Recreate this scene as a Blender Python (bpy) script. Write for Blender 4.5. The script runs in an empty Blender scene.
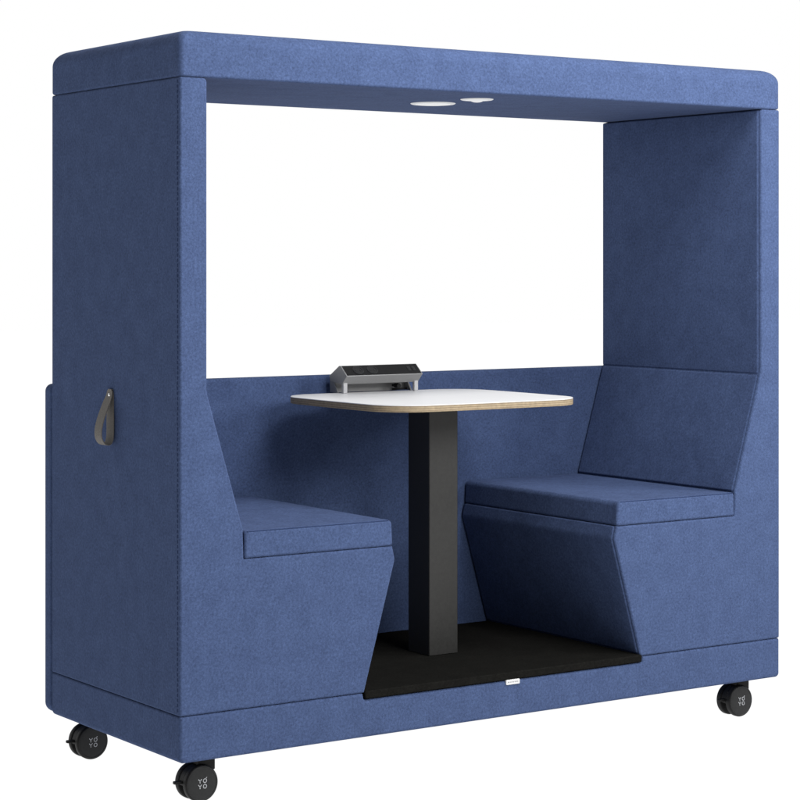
import bpy, bmesh, math
from mathutils import Vector, Matrix

scene = bpy.context.scene
SURROUND_DIM = 0.11                   # surround away from the white backdrop, dimmed to darken the left side
COL = scene.collection
W, D = 2.190, 0.788          # length and depth of the booth
G = 0.119                    # castor height: underside of the plinth above the floor
ZS, ZR, ZT = 0.125, 1.826, 1.953   # plinth seam, roof seam, roof top (above the plinth's underside)

# ------------------------------------------------------------------ materials
def new_mat(name):
    m = bpy.data.materials.new(name)
    m.use_nodes = True
    nt = m.node_tree
    b = nt.nodes['Principled BSDF']
    return m, nt, b

def N(nt, kind, **kw):
    n = nt.nodes.new(kind)
    for k, v in kw.items():
        if k in n.inputs.keys():
            n.inputs[k].default_value = v
        else:
            setattr(n, k, v)
    return n

def ramp(nt, stops):
    r = nt.nodes.new('ShaderNodeValToRGB')
    e = r.color_ramp.elements
    while len(e) < len(stops):
        e.new(0.5)
    for i, (p, c) in enumerate(stops):
        e[i].position = p
        e[i].color = (c[0], c[1], c[2], 1)
    return r

def felt(name, base, contrast=0.27, spec=0.06, sheen=0.04):
    """heathered wool felt: mottled fibres of a darker and a lighter yarn"""
    m, nt, b = new_mat(name)
    L = nt.links
    tc = N(nt, 'ShaderNodeTexCoord')
    n1 = N(nt, 'ShaderNodeTexNoise', Scale=138.0, Detail=4.0, Roughness=0.66, Distortion=0.25)
    n2 = N(nt, 'ShaderNodeTexNoise', Scale=17.0, Detail=4.0, Roughness=0.6)
    n3 = N(nt, 'ShaderNodeTexNoise', Scale=290.0, Detail=2.0, Roughness=0.6)
    for n in (n1, n2, n3):
        L.new(tc.outputs['Object'], n.inputs['Vector'])
    lo = [c * (1 - contrast) for c in base]
    hi = [min(1, c * (1 + contrast)) for c in base]
    r1 = ramp(nt, [(0.30, lo), (0.50, base), (0.70, hi)])
    L.new(n1.outputs['Fac'], r1.inputs['Fac'])
    r2 = ramp(nt, [(0.30, (0.90, 0.90, 0.90)), (0.70, (1.10, 1.10, 1.08))])
    L.new(n2.outputs['Fac'], r2.inputs['Fac'])
    mx = N(nt, 'ShaderNodeMixRGB', blend_type='MULTIPLY')
    mx.inputs['Fac'].default_value = 1.0
    L.new(r1.outputs['Color'], mx.inputs['Color1'])
    L.new(r2.outputs['Color'], mx.inputs['Color2'])
    r3 = ramp(nt, [(0.32, (0.90, 0.90, 0.90)), (0.68, (1.10, 1.10, 1.10))])
    L.new(n3.outputs['Fac'], r3.inputs['Fac'])
    my = N(nt, 'ShaderNodeMixRGB', blend_type='MULTIPLY')
    my.inputs['Fac'].default_value = 1.0
    L.new(mx.outputs['Color'], my.inputs['Color1'])
    L.new(r3.outputs['Color'], my.inputs['Color2'])
    L.new(my.outputs['Color'], b.inputs['Base Color'])
    b.inputs['Roughness'].default_value = 0.95
    b.inputs['Specular IOR Level'].default_value = spec
    b.inputs['Sheen Weight'].default_value = sheen
    b.inputs['Sheen Roughness'].default_value = 0.5
    b.inputs['Sheen Tint'].default_value = (0.55, 0.65, 1.0, 1)
    ad = N(nt, 'ShaderNodeMath', operation='ADD')
    L.new(n1.outputs['Fac'], ad.inputs[0])
    L.new(n2.outputs['Fac'], ad.inputs[1])
    bp = N(nt, 'ShaderNodeBump', Strength=0.22, Distance=0.0022)
    L.new(ad.outputs[0], bp.inputs['Height'])
    n4 = N(nt, 'ShaderNodeTexNoise', Scale=5.5, Detail=2.0)          # slow waviness of the padding
    L.new(tc.outputs['Object'], n4.inputs['Vector'])
    b2 = N(nt, 'ShaderNodeBump', Strength=0.5, Distance=0.010)
    L.new(n4.outputs['Fac'], b2.inputs['Height'])
    L.new(bp.outputs['Normal'], b2.inputs['Normal'])
    L.new(b2.outputs['Normal'], b.inputs['Normal'])
    return m

def grainy(name, col, rough, amount=0.12, scale=60.0, metallic=0.0, spec=0.5, bump=0.0):
    """plain paint, plastic, leather or metal with slight uneven wear"""
    m, nt, b = new_mat(name)
    L = nt.links
    tc = N(nt, 'ShaderNodeTexCoord')
    n = N(nt, 'ShaderNodeTexNoise', Scale=scale, Detail=4.0, Roughness=0.6)
    L.new(tc.outputs['Object'], n.inputs['Vector'])
    r = ramp(nt, [(0.3, [c * (1 - amount) for c in col]), (0.7, [min(1, c * (1 + amount)) for c in col])])
    L.new(n.outputs['Fac'], r.inputs['Fac'])
    L.new(r.outputs['Color'], b.inputs['Base Color'])
    mr = N(nt, 'ShaderNodeMapRange')
    mr.inputs['To Min'].default_value = max(0.02, rough - 0.06)
    mr.inputs['To Max'].default_value = min(1, rough + 0.06)
    L.new(n.outputs['Fac'], mr.inputs['Value'])
    L.new(mr.outputs['Result'], b.inputs['Roughness'])
    b.inputs['Metallic'].default_value = metallic
    b.inputs['Specular IOR Level'].default_value = spec
    if bump:
        bp = N(nt, 'ShaderNodeBump', Strength=bump, Distance=0.001)
        L.new(n.outputs['Fac'], bp.inputs['Height'])
        L.new(bp.outputs['Normal'], b.inputs['Normal'])
    return m

def plywood(name):
    m, nt, b = new_mat(name)
    L = nt.links
    tc = N(nt, 'ShaderNodeTexCoord')
    sx = N(nt, 'ShaderNodeSeparateXYZ')
    L.new(tc.outputs['Object'], sx.inputs[0])
    ns = N(nt, 'ShaderNodeTexNoise', Scale=14.0, Detail=3.0)
    L.new(tc.outputs['Object'], ns.inputs['Vector'])
    ml = N(nt, 'ShaderNodeMath', operation='MULTIPLY_ADD')
    ml.inputs[1].default_value = 0.0022
    L.new(ns.outputs['Fac'], ml.inputs[0])
    L.new(sx.outputs['Z'], ml.inputs[2])
    wv = N(nt, 'ShaderNodeMath', operation='MULTIPLY')
    wv.inputs[1].default_value = 2 * math.pi / 0.0062
    L.new(ml.outputs[0], wv.inputs[0])
    sn = N(nt, 'ShaderNodeMath', operation='SINE')
    L.new(wv.outputs[0], sn.inputs[0])
    mr = N(nt, 'ShaderNodeMapRange')
    mr.inputs['From Min'].default_value = -1
    L.new(sn.outputs[0], mr.inputs['Value'])
    n2 = N(nt, 'ShaderNodeTexNoise', Scale=90.0, Detail=4.0)
    L.new(tc.outputs['Object'], n2.inputs['Vector'])
    r = ramp(nt, [(0.0, (0.20, 0.145, 0.085)), (0.4, (0.29, 0.22, 0.135)), (1.0, (0.33, 0.26, 0.165))])
    L.new(mr.outputs['Result'], r.inputs['Fac'])
    r2 = ramp(nt, [(0.3, (0.8, 0.8, 0.8)), (0.7, (1.1, 1.1, 1.1))])
    L.new(n2.outputs['Fac'], r2.inputs['Fac'])
    mx = N(nt, 'ShaderNodeMixRGB', blend_type='MULTIPLY')
    mx.inputs['Fac'].default_value = 1
    L.new(r.outputs['Color'], mx.inputs['Color1'])
    L.new(r2.outputs['Color'], mx.inputs['Color2'])
    L.new(mx.outputs['Color'], b.inputs['Base Color'])
    b.inputs['Roughness'].default_value = 0.55
    return m

BLUE = (0.0535, 0.0795, 0.166)
M_FELT = felt('blue_felt', BLUE)
M_THREAD = grainy('navy_thread', (0.027, 0.042, 0.098), 0.9, 0.2, 300, spec=0.05)
M_CARPET = felt('black_carpet', (0.0098, 0.0096, 0.0090), 0.22, 0.0, 0.0)
M_LAM = grainy('white_laminate', (0.61, 0.61, 0.615), 0.38, 0.015, 5)
M_PLY = plywood('plywood_edge')
M_COLUMN = grainy('black_powder_coat', (0.025, 0.0246, 0.0235), 0.45, 0.15, 120, spec=0.4)
M_ALU = grainy('brushed_aluminium', (0.25, 0.25, 0.25), 0.5, 0.06, 200, metallic=0.2)
M_SOCK = grainy('black_plastic', (0.010, 0.010, 0.0105), 0.6, 0.2, 150, spec=0.15)
M_HOLE = grainy('socket_well', (0.003, 0.003, 0.003), 0.35, 0.2, 150)
M_PIN = grainy('socket_rim', (0.020, 0.021, 0.022), 0.4, 0.2, 150)
M_STRAP = grainy('grey_leather', (0.150, 0.140, 0.129), 0.7, 0.22, 260, spec=0.3, bump=0.35)
M_RIVET = grainy('steel_rivet', (0.85, 0.85, 0.85), 0.2, 0.03, 100, metallic=1.0)
M_WHEEL = grainy('castor_plastic', (0.017, 0.0175, 0.018), 0.55, 0.15, 120, spec=0.25)
M_TYRE = grainy('castor_rubber', (0.005, 0.005, 0.0053), 0.55, 0.2, 150, spec=0.25)
M_MARK = grainy('pale_print', (0.40, 0.41, 0.43), 0.5, 0.05, 200)
M_TAG = grainy('white_tag', (0.62, 0.62, 0.62), 0.45, 0.03, 200)
M_FOOT = grainy('pale_aluminium', (0.36, 0.36, 0.37), 0.5, 0.04, 200)
M_TAGINK = grainy('grey_ink', (0.28, 0.28, 0.29), 0.6, 0.1, 200)
M_WHITE = grainy('white_plastic', (0.80, 0.80, 0.79), 0.4, 0.03, 60)

m, nt, b = new_mat('lit_diffuser')            # the ceiling lights are switched on
nn = N(nt, 'ShaderNodeTexNoise', Scale=40.0)
rr = ramp(nt, [(0.2, (0.76, 0.76, 0.75)), (0.8, (0.80, 0.80, 0.79))])
nt.links.new(nn.outputs['Fac'], rr.inputs['Fac'])
nt.links.new(rr.outputs['Color'], b.inputs['Base Color'])
b.inputs['Emission Color'].default_value = (1.0, 1.0, 0.98, 1)
b.inputs['Emission Strength'].default_value = 0.18
M_LAMP = m

m, nt, b = new_mat('glowing_white_floor')     # white floor with added glow, so no shadow shows under the booth
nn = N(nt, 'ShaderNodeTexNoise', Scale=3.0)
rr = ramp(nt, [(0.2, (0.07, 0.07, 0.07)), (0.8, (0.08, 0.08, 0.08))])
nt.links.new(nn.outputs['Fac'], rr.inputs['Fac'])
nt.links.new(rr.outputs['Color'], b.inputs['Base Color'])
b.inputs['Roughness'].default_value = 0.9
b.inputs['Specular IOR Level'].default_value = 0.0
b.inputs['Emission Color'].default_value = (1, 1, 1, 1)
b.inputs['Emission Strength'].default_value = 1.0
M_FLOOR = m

# ------------------------------------------------------------------ mesh helpers
def finish(name, bm, mats, parent=None, loc=None, smooth=True, wn=True):
    bmesh.ops.recalc_face_normals(bm, faces=bm.faces)
    me = bpy.data.meshes.new(name)
    bm.to_mesh(me)
    bm.free()
    for mm in (mats if isinstance(mats, (list, tuple)) else [mats]):
        me.materials.append(mm)
    o = bpy.data.objects.new(name, me)
    COL.objects.link(o)
    if parent is not None:
        o.parent = parent
    if loc is not None:
        o.location = loc
    if smooth:
        for p in me.polygons:
            p.use_smooth = True
        me.set_sharp_from_angle(angle=math.radians(38))
        if wn:
            w = o.modifiers.new('normals', 'WEIGHTED_NORMAL')
            w.keep_sharp = True
            w.weight = 90
    return o

def fillet(poly, seg=6):
    """poly: (a, b, radius) corners -> points with rounded corners"""
    out = []
    n = len(poly)
    for i in range(n):
        p0 = Vector(poly[i - 1][:2]); p1 = Vector(poly[i][:2]); p2 = Vector(poly[(i + 1) % n][:2])
        r = poly[i][2] if len(poly[i]) > 2 else 0
        if r <= 0:
            out.append(p1.copy()); continue
        d0 = (p0 - p1).normalized(); d2 = (p2 - p1).normalized()
        ang = d0.angle(d2)
        t = min(r / math.tan(ang / 2), 0.49 * (p0 - p1).length, 0.49 * (p2 - p1).length)
        r = t * math.tan(ang / 2)
        c = p1 + (d0 + d2).normalized() * (r / math.sin(ang / 2))
        a0 = p1 + d0 * t - c; a2 = p1 + d2 * t - c
        s0 = math.atan2(a0.y, a0.x); s2 = math.atan2(a2.y, a2.x)
        dd = (s2 - s0 + math.pi) % (2 * math.pi) - math.pi
        for k in range(seg + 1):
            s = s0 + dd * k / seg
            out.append(c + Vector((math.cos(s), math.sin(s))) * r)
    return out

def offset(pts, d):
    """move a closed outline inward by d"""
    area = sum(pts[i - 1].x * pts[i].y - pts[i].x * pts[i - 1].y for i in range(len(pts)))
    s = 1 if area > 0 else -1
    out = []
    n = len(pts)
    for i in range(n):
        e0 = (pts[i] - pts[i - 1]).normalized(); e1 = (pts[(i + 1) % n] - pts[i]).normalized()
        n0 = Vector((-e0.y, e0.x)) * s; n1 = Vector((-e1.y, e1.x)) * s
        mt = (n0 + n1).normalized()
        out.append(pts[i] + mt * (d / max(0.3, mt.dot(n0))))
    return out

def inset_outline(poly, d, seg=6):
    """rounded outline moved inward by d: convex corner radii shrink, concave ones grow"""
    raw = [Vector(p[:2]) for p in poly]
    area = sum(raw[i - 1].x * raw[i].y - raw[i].x * raw[i - 1].y for i in range(len(raw)))
    q = offset(raw, d) if d > 0 else raw
    out = []
    n = len(raw)
    for i in range(n):
        r = poly[i][2] if len(poly[i]) > 2 else 0
        if r > 0:
            e0 = raw[i] - raw[i - 1]; e1 = raw[(i + 1) % n] - raw[i]
            convex = (e0.x * e1.y - e0.y * e1.x) * area > 0
            r = max(r - d, .0006) if convex else r + d
        out.append((q[i].x, q[i].y, r))
    return fillet(out, seg)

def loft(bm, rings, mi=0):
    vr = [[bm.verts.new(p) for p in ring] for ring in rings]
    n = len(vr[0])
    fs = []
    for a, c in zip(vr, vr[1:]):
        for i in range(n):
            fs.append(bm.faces.new((a[i], a[(i + 1) % n], c[(i + 1) % n], c[i])))
    fs.append(bm.faces.new(vr[0][::-1]))
    fs.append(bm.faces.new(vr[-1]))
    for f in fs:
        f.material_index = mi
    return vr

def rim_steps(r, seg):
    """(inset, depth) from the cap to full outline"""
    return [(r * (1 - math.sin(math.pi / 2 * k / seg)), r * (1 - math.cos(math.pi / 2 * k / seg))) for k in range(seg + 1)]

def prism(bm, poly, c0, c1, r0=0.008, r1=0.008, axis='y', seg=4, mi=0, fseg=6):
    """outline extruded along an axis with rounded rims at both ends"""
    def put(q, c):
        if axis == 'y': return (q.x, c, q.y)
        if axis == 'z': return (q.x, q.y, c)
        return (c, q.x, q.y)
    rings = []
    a = rim_steps(r0, seg) if r0 > 0 else [(0, 0)]
    for ins, dep in a:
        rings.append([put(q, c0 + dep) for q in inset_outline(poly, ins, fseg)])
    e = rim_steps(r1, seg) if r1 > 0 else [(0, 0)]
    for ins, dep in reversed(e):
        rings.append([put(q, c1 - dep) for q in inset_outline(poly, ins, fseg)])
    loft(bm, rings, mi)

def rbox(bm, x0, x1, y0, y1, z0, z1, rv=0.004, rt=0.004, rb=0.004, seg=4, mi=0):
    """box with rounded upright edges and rounded top and bottom rims"""
    prism(bm, [(x0, y0, rv), (x1, y0, rv), (x1, y1, rv), (x0, y1, rv)], z0, z1, rb, rt, 'z', seg, mi)

def lathe(bm, prof, centre, axis='z', n=40, mi=0, mi_of=None):
    """prof: (radius, along) points turned round an axis through centre"""
    rings = []
    for r, h in prof:
        ring = []
        for i in range(n):
            t = 2 * math.pi * i / n
            u, v = r * math.cos(t), r * math.sin(t)
            if axis == 'z': p = (u, v, h)
            elif axis == 'y': p = (u, h, v)
            else: p = (h, u, v)
            ring.append(Vector(centre) + Vector(p))
        rings.append(ring)
    vr = [[bm.verts.new(p) for p in ring] for ring in rings]
    for j, (a, c) in enumerate(zip(vr, vr[1:])):
        for i in range(n):
            f = bm.faces.new((a[i], a[(i + 1) % n], c[(i + 1) % n], c[i]))
            f.material_index = mi_of(j) if mi_of else mi
    for ring, rev, j in ((vr[0], True, 0), (vr[-1], False, len(vr) - 2)):
        f = bm.faces.new(ring[::-1] if rev else ring)
        f.material_index = mi_of(j) if mi_of else mi

def box(bm, c, size, rot=None, mi=0):
    r = bmesh.ops.create_cube(bm, size=1.0)
    for v in r['verts']:
        p = Vector((v.co.x * size[0], v.co.y * size[1], v.co.z * size[2]))
        if rot is not None: p = rot @ p
        v.co = p + Vector(c)
    for f in {f for v in r['verts'] for f in v.link_faces}:
        f.material_index = mi

def tube(bm, pts, r, mi=0, n=8):
    rings = []
    for i, p in enumerate(pts):
        t = (Vector(pts[min(i + 1, len(pts) - 1)]) - Vector(pts[max(i - 1, 0)])).normalized()
        u = t.cross(Vector((0, 0, 1)) if abs(t.z) < .9 else Vector((1, 0, 0))).normalized()
        v = t.cross(u)
        rings.append([Vector(p) + (u * math.cos(2 * math.pi * k / n) + v * math.sin(2 * math.pi * k / n)) * r for k in range(n)])
    loft(bm, rings, mi)

def empty(name, loc, label=None, cat=None, parent=None):
    o = bpy.data.objects.new(name, None)
    COL.objects.link(o)
    o.empty_display_size = 0.1
    o.location = loc
    if parent: o.parent = parent
    if label: o['label'] = label
    if cat: o['category'] = cat
    return o

# ------------------------------------------------------------------ setting
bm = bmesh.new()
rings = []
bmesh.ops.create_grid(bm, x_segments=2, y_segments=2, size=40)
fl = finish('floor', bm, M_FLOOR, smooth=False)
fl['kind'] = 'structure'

# ------------------------------------------------------------------ the booth
booth = empty('meeting_booth', (0, 0, G),
              'blue felt meeting booth on black castors with two facing bench seats under one roof', 'meeting booth')

# plinth with a shallow bay for the carpet
bm = bmesh.new()
cx0, cx1 = 0.587, W - 0.583
prism(bm, [(0, 0, .014), (W, 0, .014), (W, ZS - .0003, .006), (cx1 + .004, ZS - .0003, .003), (cx1, .1065, .004),
           (cx0, .1065, .004), (cx0 - .004, ZS - .0003, .003), (0, ZS - .0003, .006)], 0, D, .009, .009)
finish('plinth', bm, M_FELT, booth)

bm = bmesh.new()
prism(bm, [(cx0 + .002, .108, .003), (cx1 - .002, .108, .003), (cx1 + .0005, .1305, .006), (cx0 - .0005, .1305, .006)],
      -0.003, D - .002, .004, .004)
finish('carpet', bm, M_CARPET, booth)

# small white tag on the plinth below the carpet
bm = bmesh.new()
prism(bm, [(1.083, .0935, .003), (1.133, .0935, .003), (1.133, .1085, .003), (1.083, .1085, .003)], -0.0032, 0.004, .0008, 0, 'y', 2)
for x, w_ in ((1.092, .006), (1.100, .005), (1.108, .007), (1.117, .006), (1.124, .005)):
    box(bm, (x, -0.0034, .1012), (w_, .0006, .0022), mi=1)
finish('brand_tag', bm, [M_TAG, M_TAGINK], booth)

# roof
bm = bmesh.new()
def roof_ring(ins, z, r):
    x0, x1, y0, y1 = -.001 + ins, W + .001 - ins, -.001 + ins, D + .002 - ins
    return [(q.x, q.y, z) for q in fillet([(x0, y0, r), (x1, y0, r), (x1, y1, r), (x0, y1, r)], 8)]
rr_ = [roof_ring(i, ZR + .0004 + d, .015) for i, d in rim_steps(.007, 5)]
rr_ += [roof_ring(i, ZT - d, .015 + i * .15) for i, d in reversed(rim_steps(.043, 9))]
loft(bm, rr_)
finish('roof', bm, M_FELT, booth)

# rear panel
bm = bmesh.new()
rbox_pts = [(0, 0.0, .03), (W, 0.0, .03), (W, .974, .022), (0, .974, .022)]
prism(bm, rbox_pts, D + .0025, D + .058, .012, .020, 'y', 5)
finish('rear_panel', bm, M_FELT, booth)

def flip(poly, right):
    if not right: return poly
    return [((W - p[0],) + tuple(p[1:])) for p in poly][::-1]

for right in (False, True):
    # outer shell: post, wing, sides of backrest and bench in one outline
    bm = bmesh.new()
    prism(bm, flip([(0, ZS + .0003, .006), (0.587, ZS + .0003, .002), (0.692, 0.492, .035), (0.683, 0.5305, .004),
                    (0.197, 0.5305, .002), (0.1945, 0.612, .012), (0.083, 0.985, .05), (0.083, ZR - .0003, .012),
                    (0, ZR - .0003, .006)], right), 0, D, .0070, .008)
    # row of stitches beside the front corner, on the outer face
    for k in range(124):
        z = ZS + .016 + k * .0136
        if z > ZR - .012: break
        x = W if right else 0
        box(bm, (x, .0130, z), (.0012, .0050, .0085), mi=1)
    finish('end_wall', bm, [M_FELT, M_THREAD], booth)

    y0, y1 = 0.010, D - .003
    bm = bmesh.new()
    prism(bm, flip([(.06, .9775, .002), (.0875, .9775, .006), (.0875, ZR - .003, .005), (.06, ZR - .003, .002)], right),
          y0, y1, .006, .006)
    finish('headrest_panel', bm, M_FELT, booth)

    bm = bmesh.new()
    a, c = Vector((.084, .9755)), Vector((.1955, .607))
    d = (c - a).normalized(); nr = Vector((-d.y, d.x))       # towards the seat
    pl = [a + nr * .004, a - nr * .028, c - nr * .028, c + nr * .004]
    pl = [(v.x, v.y, r) for v, r in zip(pl, (.007, .002, .002, .007))]
    prism(bm, flip(pl, right), y0, y1, .006, .006)
    finish('backrest', bm, M_FELT, booth)

    bm = bmesh.new()
    prism(bm, flip([(.1980, .5311, .007), (.6835, .5311, .008), (.6795, .6055, .015), (.1985, .6055, .010)], right),
          -0.001, D - .001, .008, .008)
    xa, xb = (.206, .668) if not right else (W - .668, W - .206)
    tube(bm, [(xa + (xb - xa) * k / 12, .0012, .6033) for k in range(13)], .0016, 1)      # piped seam along the front edge
    finish('seat_cushion', bm, [M_FELT, M_THREAD], booth)

    bm = bmesh.new()
    pl = [(.6868, .5297, .004), (.6958, .492, .036), (.5925, .1335, .005), (.566, .1345, .002), (.664, .492, .01), (.656, .5297, .002)]
    prism(bm, flip(pl, right), y0, y1, .006, .006)
    finish('bench_front', bm, M_FELT, booth)

# ceiling lights set in the roof
def ceiling_light(x, y, r, dome):
    bm = bmesh.new()
    lathe(bm, [(r, ZR + .004), (r, ZR - .0006), (r - .004, ZR - .0026), (r - .012, ZR - .0034), (r - .014, ZR - .002)], (x, y, 0), 'z', 48)
    o = finish('ceiling_light', bm, M_WHITE, booth)
    bm = bmesh.new()
    if dome:
        prof = [(r - .014, ZR - .0015), (r - .016, ZR - .0030), (.020, ZR - .0042), (.016, ZR - .0070), (.010, ZR - .0088), (.004, ZR - .0094)]
    else:
        prof = [(r - .014, ZR - .0015), (r - .016, ZR - .0032), (r * .5, ZR - .0050), (r * .2, ZR - .0055)]
    lathe(bm, prof, (x, y, 0), 'z', 48)
    finish('diffuser', bm, M_LAMP, o)
ceiling_light(1.107, .403, .070, False)
ceiling_light(1.120, .192, .050, True)

# leather strap on the outer face of the left end: a strip folded into a hanging loop
path = [(-.0022, .978), (-.0022, .950), (-.0030, .920), (-.0040, .880), (-.0050, .850), (-.0080, .828), (-.0150, .8165), (-.0260, .8125),
        (-.0380, .8170), (-.0470, .8290), (-.0500, .8440), (-.0480, .8630), (-.0400, .8880), (-.0290, .9130), (-.0180, .9350),
        (-.0100, .9520), (-.0062, .9650), (-.0055, .978)]
path = [(x * .88, .978 + (z - .978) * .935) for x, z in path]
pv = [Vector(p) for p in path]
sm = []
for i in range(len(pv) - 1):                      # Catmull-Rom through the path
    p0, p1, p2, p3 = pv[max(i - 1, 0)], pv[i], pv[i + 1], pv[min(i + 2, len(pv) - 1)]
    for k in range(4):
        t = k / 4
        sm.append(0.5 * ((2 * p1) + (p2 - p0) * t + (2 * p0 - 5 * p1 + 4 * p2 - p3) * t * t + (3 * p1 - p0 - 3 * p2 + p3) * t ** 3))
sm.append(pv[-1])
bm = bmesh.new()
rings = []
n = len(sm)
for i, q in enumerate(sm):
    tg = (sm[min(i + 1, n - 1)] - sm[max(i - 1, 0)]).normalized()
    nn_ = Vector((-tg.y, tg.x)) * .0013
    u = i / (n - 1)
    hw = .0212 - .0075 * max(0, 1 - min(u, 1 - u) / .16) - (.004 if u < .015 or u > .985 else 0)
    yc = .398 + .012 * math.sin(math.pi * u) - .018 * math.sin(math.pi * u) ** 2
    rings.append([(q.x + nn_.x, yc - hw, q.y + nn_.y), (q.x + nn_.x * 1.25, yc, q.y + nn_.y * 1.25), (q.x + nn_.x, yc + hw, q.y + nn_.y),
                  (q.x - nn_.x, yc + hw, q.y - nn_.y), (q.x - nn_.x * 1.25, yc, q.y - nn_.y * 1.25), (q.x - nn_.x, yc - hw, q.y - nn_.y)])
loft(bm, rings)
strap = finish('pull_strap', bm, M_STRAP, booth)
bm = bmesh.new()
lathe(bm, [(.0052, -.004), (.0052, -.0078), (.0042, -.0092), (.0022, -.0100), (.0008, -.0102)], (0, .398, .962), 'x', 24)
finish('rivet', bm, M_RIVET, strap)

# castors ------------------------------------------------------------
def letters(bm, yf, s, mi, sign):
    """two rows of raised letters, Y O over Y O, on a face at y = yf"""
    st = .0019
    def bar(x0, z0, x1, z1):
        dx, dz = x1 - x0, z1 - z0
        ln = math.hypot(dx, dz)
        box(bm, (sign * (x0 + x1) / 2, yf, (z0 + z1) / 2), (ln, .0010, st), Matrix.Rotation(-math.atan2(dz, sign * dx), 3, 'Y'), mi)
    for row, zc in enumerate((.0075, -.0075)):
        xc = -.0075
        bar(xc - .0052, zc + .0058, xc, zc - .0002)
        bar(xc + .0052, zc + .0058, xc, zc - .0002)
        bar(xc, zc + .0004, xc, zc - .0058)
        xo = .0075
        k = 14
        for i in range(k):
            t0, t1 = 2 * math.pi * i / k, 2 * math.pi * (i + 1) / k
            bar(xo + .0050 * math.cos(t0), zc + .0052 * math.sin(t0), xo + .0050 * math.cos(t1), zc + .0052 * math.sin(t1))
    bar(.0090, .0120, .0135, .0165)      # small accent on the upper O

def castor(x, y):
    """x, y: centre of the twin wheel; the swivel sits 25 mm further along x"""
    zc, R = -.069, .050
    hw = .0325
    bm = bmesh.new()
    # hood between and over the wheels
    pts = [(-.047, -.004)] + [(.0475 * math.cos(t), .0475 * math.sin(t)) for t in [math.pi - math.pi * k / 14 for k in range(15)]] + [(.047, -.006), (.030, -.012), (-.030, -.012)]
    prism(bm, [(x + a, zc + c_, 0) for a, c_ in pts], y - .0105, y + .0105, .001, .001)
    # neck block, stem and top plate
    rbox(bm, x - .004, x + .049, y - .019, y + .019, zc + .030, -.0065, .006, .002, .003)
    rbox(bm, x - .012, x + .054, y - .028, y + .028, -.0062, -.0005, .006, .001, .001)
    lathe(bm, [(.013, -.03), (.013, -.004)], (x + .025, y, 0), 'z', 20)
    root = finish('castor', bm, M_TYRE, booth)
    for sgn in (-1, 1):
        bm = bmesh.new()
        i0, i1 = sgn * .0115, sgn * hw
        prof = [(.020, i0), (R - .006, i0), (R - .0015, i0 + sgn * .0015), (R, i0 + sgn * .005), (R, i1 - sgn * .0055), (R - .0012, i1 - sgn * .0022),
                (R - .0040, i1 - sgn * .0004), (R - .0065, i1), (R - .0075, i1 - sgn * .0009), (R - .009, i1 - sgn * .0002), (.030, i1 + sgn * .0006), (.010, i1 + sgn * .0010)]
        lathe(bm, prof, (x, y, zc), 'y', 56, mi_of=lambda j: 0 if j < 6 else 1)
        w = bmesh.new()
        letters(w, 0, 1, 2, 1 if sgn < 0 else -1)
        bmesh.ops.translate(w, verts=w.verts, vec=(x, y + i1 + sgn * .0009, zc))
        tmp = bpy.data.meshes.new('tmp'); w.to_mesh(tmp); w.free()
        bm.from_mesh(tmp); bpy.data.meshes.remove(tmp)
        finish('wheel', bm, [M_TYRE, M_WHEEL, M_MARK], root)
    bm = bmesh.new()
    prism(bm, [(x - .070, y - .0085, .006), (x - .040, y - .0085, .002), (x - .040, y + .0085, .002), (x - .070, y + .0085, .006)], zc + .001, zc + .0080, .0015, .0015, 'z', 3)
    finish('brake_pedal', bm, M_TYRE, root)

for cx, cy in ((.087, .0675), (2.055, .0675), (.072, .692), (2.055, .692)):
    castor(cx, cy)

# ------------------------------------------------------------------ table
TZ = .131                                  # carpet top
table = empty('table', (1.102, .405, G + TZ), 'white rounded square table with plywood edge on a black column between the two benches', 'table')
tt = .920 - TZ
th = .021
def squircle(hx, hy, r, bulge, inset=0.0, n=14):
    """rounded square whose sides bow outwards a little"""
    base = fillet([(-hx, -hy, r), (hx, -hy, r), (hx, hy, r), (-hx, hy, r)], n)
    out = []
    m_ = len(base)
    dense = []
    for i in range(m_):
        a, c = base[i], base[(i + 1) % m_]
        k = max(1, int((c - a).length / .03))
        for j in range(k):
            dense.append(a.lerp(c, j / k))
    for q in dense:
        fx = 1 - min(1, abs(q.x) / hx) ** 2
        fy = 1 - min(1, abs(q.y) / hy) ** 2
        out.append(Vector((q.x + (bulge * fy * (1 if q.x > 0 else -1) if abs(q.x) > hx * .75 else 0),
                           q.y + (bulge * fx * (1 if q.y > 0 else -1) if abs(q.y) > hy * .75 else 0))))
    return out
pts = squircle(.3615, .325, .125, .008)
def ring(ins, z):
    return [(q.x - .0065, q.y - .008, z) for q in (offset(pts, ins) if ins else pts)]
bm = bmesh.new()
loft(bm, [ring(.0015, tt - th), ring(0, tt - th + .0015), ring(0, tt - .0026)])
top = finish('tabletop', bm, M_PLY, table)
bm = bmesh.new()
loft(bm, [ring(.0003, tt - .0024), ring(.0003, tt - .0008), ring(.0011, tt)])
finish('laminate', bm, M_LAM, top)
bm = bmesh.new()
cxo = -.001
rbox(bm, cxo - .050, cxo + .058, -.062, .053, 0.0005, tt - th - .006, .004, 0, .001)
rbox(bm, cxo - .10, cxo + .10, -.12, .12, tt - th - .0058, tt - th - .0004, .01, .001, .001)
finish('column', bm, M_COLUMN, table)

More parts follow.
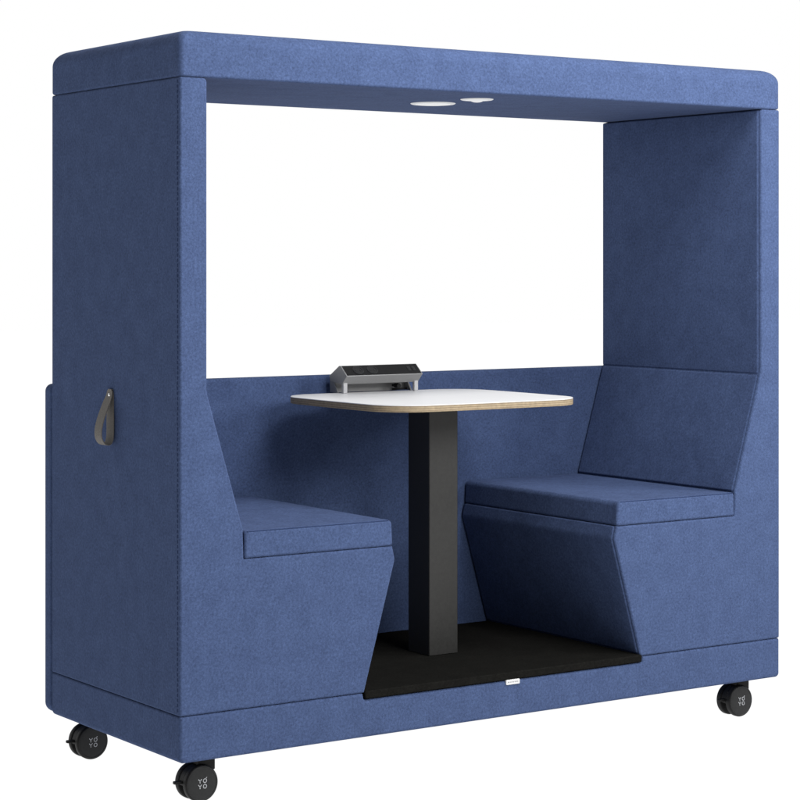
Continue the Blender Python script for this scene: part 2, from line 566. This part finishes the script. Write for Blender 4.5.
# ------------------------------------------------------------------ power unit on the table
px0, px1, py = .957, 1.250, .662
unit = empty('power_unit', ((px0 + px1) / 2, py + .05, G + .9205),
             'silver desk power unit with a sloping black socket face at the back of the table', 'power unit')
hl = (px1 - px0) / 2
bm = bmesh.new()
def pu(y, z): return (y - .05, z)
prof = [pu(0, .0555), pu(.037, .0865), pu(.045, .0865), pu(.104, .052), pu(.090, .034), pu(.027, .0285)]
prism(bm, [(a, c_, .002) for a, c_ in prof], -hl, hl, .0012, .0012, 'x', 3)
# rear legs, as flat end plates reaching down to the table
for s in (-1, 1):
    xa = s * (hl - .003)
    prism(bm, [(.006, .000, .002), (.054, .000, .002), (.054, .050, .002), (.034, .040, .002)], min(xa, xa - s * .006), max(xa, xa - s * .006), .0008, .0008, 'x', 2)
rbox(bm, -hl + .004, hl - .004, .040, .043, 0, .040, .001, .001, 0)
body = finish('housing', bm, M_ALU, unit)
bm = bmesh.new()
lathe(bm, [(.0075, -.012), (.0075, .010), (.0045, .013), (.0045, .024)], (hl - .060, .010, .0165), 'y', 20)
for k in range(10):
    box(bm, (hl - .060 + .0055 * k, .030, .0045), (.0062, .006, .006))
finish('cable_plug', bm, M_SOCK, unit)
for s in (-1, 1):
    bm = bmesh.new()
    xa = s * (hl - .010)
    rbox(bm, xa - .0078, xa + .0078, -.028, -.016, 0, .033, .003, .001, .001)
    finish('leg', bm, M_FOOT, unit)
# black face along the slope from nose to ridge
bm = bmesh.new()
a = Vector(pu(.0015, .0568)); c = Vector(pu(.0355, .0853))
d = (c - a).normalized(); nr = Vector((-d.y, d.x))
if nr.y < 0: nr = -nr
q = [a + nr * -.002, c + nr * -.002, c + nr * .0012, a + nr * .0012]
prism(bm, [(v.x, v.y, .0006) for v in q], -hl + .004, hl - .004, .0006, .0006, 'x', 2)
face = finish('socket_face', bm, M_SOCK, unit)
mid = (a + c) / 2 + nr * .0012
rot = Matrix(((1, 0, 0), (0, d.x, nr.x), (0, d.y, nr.y)))     # local x, slope, normal
def on_face(bm, prof, xc, off=0.0, n=28, mi_of=None):
    rings = []
    for r, h in prof:
        rings.append([rot @ Vector((r * math.cos(2 * math.pi * i / n), off + r * math.sin(2 * math.pi * i / n), h)) + Vector((xc, mid.x, mid.y)) for i in range(n)])
    vr = [[bm.verts.new(p) for p in rg] for rg in rings]
    for j, (e0, e1) in enumerate(zip(vr, vr[1:])):
        for i in range(n):
            f = bm.faces.new((e0[i], e0[(i + 1) % n], e1[(i + 1) % n], e1[i]))
            f.material_index = mi_of(j) if mi_of else 0
    f = bm.faces.new(vr[-1]); f.material_index = mi_of(len(vr) - 2) if mi_of else 0
for xc in (-.092, -.038):
    bm = bmesh.new()
    on_face(bm, [(.0185, .0), (.0185, .0012), (.0170, .0014), (.0162, .0003)], xc, 0, 28, lambda j: 0 if j < 2 else 1)
    for s in (-1, 1):
        box(bm, rot @ Vector((s * .0085, 0, .0006)) + Vector((xc, mid.x, mid.y)), (.004, .004, .0012), rot, 0)
    finish('socket', bm, [M_PIN, M_HOLE], face)
for xc in (.104, .122):
    bm = bmesh.new()
    box(bm, rot @ Vector((0, 0, .0004)) + Vector((xc, mid.x, mid.y)), (.010, .018, .0012), rot, 0)
    box(bm, rot @ Vector((0, 0, .0010)) + Vector((xc, mid.x, mid.y)), (.006, .013, .0008), rot, 1)
    finish('usb_port', bm, [M_PIN, M_HOLE], face, smooth=False)

# ------------------------------------------------------------------ camera
cam = bpy.data.cameras.new('camera')
co = bpy.data.objects.new('camera', cam)
COL.objects.link(co)
co.location = (-2.773088, -5.080897, 1.318154 + G)
co.rotation_euler = (math.pi / 2, 0, -0.6005718)
cam.sensor_width = 36
cam.lens = 36 * 2171.48 / 800
cam.shift_y = -(400 - 267.68) / 800
cam.clip_start = 0.1
cam.clip_end = 500
scene.camera = co

# ------------------------------------------------------------------ light: white studio, softboxes in front, overhead and to the front right
w = bpy.data.worlds.new('World')
scene.world = w
w.use_nodes = True
nt = w.node_tree
bg = nt.nodes['Background']
# surround: plain white behind the booth, dimmed elsewhere to darken its left side
tc = N(nt, 'ShaderNodeTexCoord')
dp = N(nt, 'ShaderNodeVectorMath', operation='DOT_PRODUCT')
dp.inputs[1].default_value = Vector((.62, .78, 0.0)).normalized()
nt.links.new(tc.outputs['Generated'], dp.inputs[0])
rr = ramp(nt, [(0.0, (SURROUND_DIM, SURROUND_DIM, SURROUND_DIM)), (0.14, (1.0, 1.0, 1.0))])
nt.links.new(dp.outputs['Value'], rr.inputs['Fac'])
nt.links.new(rr.outputs['Color'], bg.inputs['Color'])
bg.inputs['Strength'].default_value = 1.0

def softbox(name, loc, target, size, power, col=(1, 1, 1)):
    l = bpy.data.lights.new(name, 'AREA')
    l.shape = 'RECTANGLE'
    l.size, l.size_y = size
    l.energy = power
    l.color = col
    o = bpy.data.objects.new(name, l)
    COL.objects.link(o)
    o.location = loc
    o.rotation_euler = (Vector(target) - Vector(loc)).to_track_quat('-Z', 'Y').to_euler()
    return o
softbox('overhead_softbox', (1.25, -1.7, 3.9), (1.2, .3, .9), (1.8, 1.4), 115)
softbox('front_softbox', (0.9, -4.0, 2.8), (1.2, .3, .9), (1.6, 1.2), 100)
softbox('side_softbox', (3.8, -2.2, 2.3), (1.6, .2, 1.2), (1.4, 1.4), 82)

vs = scene.view_settings
vs.view_transform = 'Standard'
vs.look = 'None'
vs.exposure = 0
vs.gamma = 1
scene.render.film_transparent = False
scene.cycles.max_bounces = 8
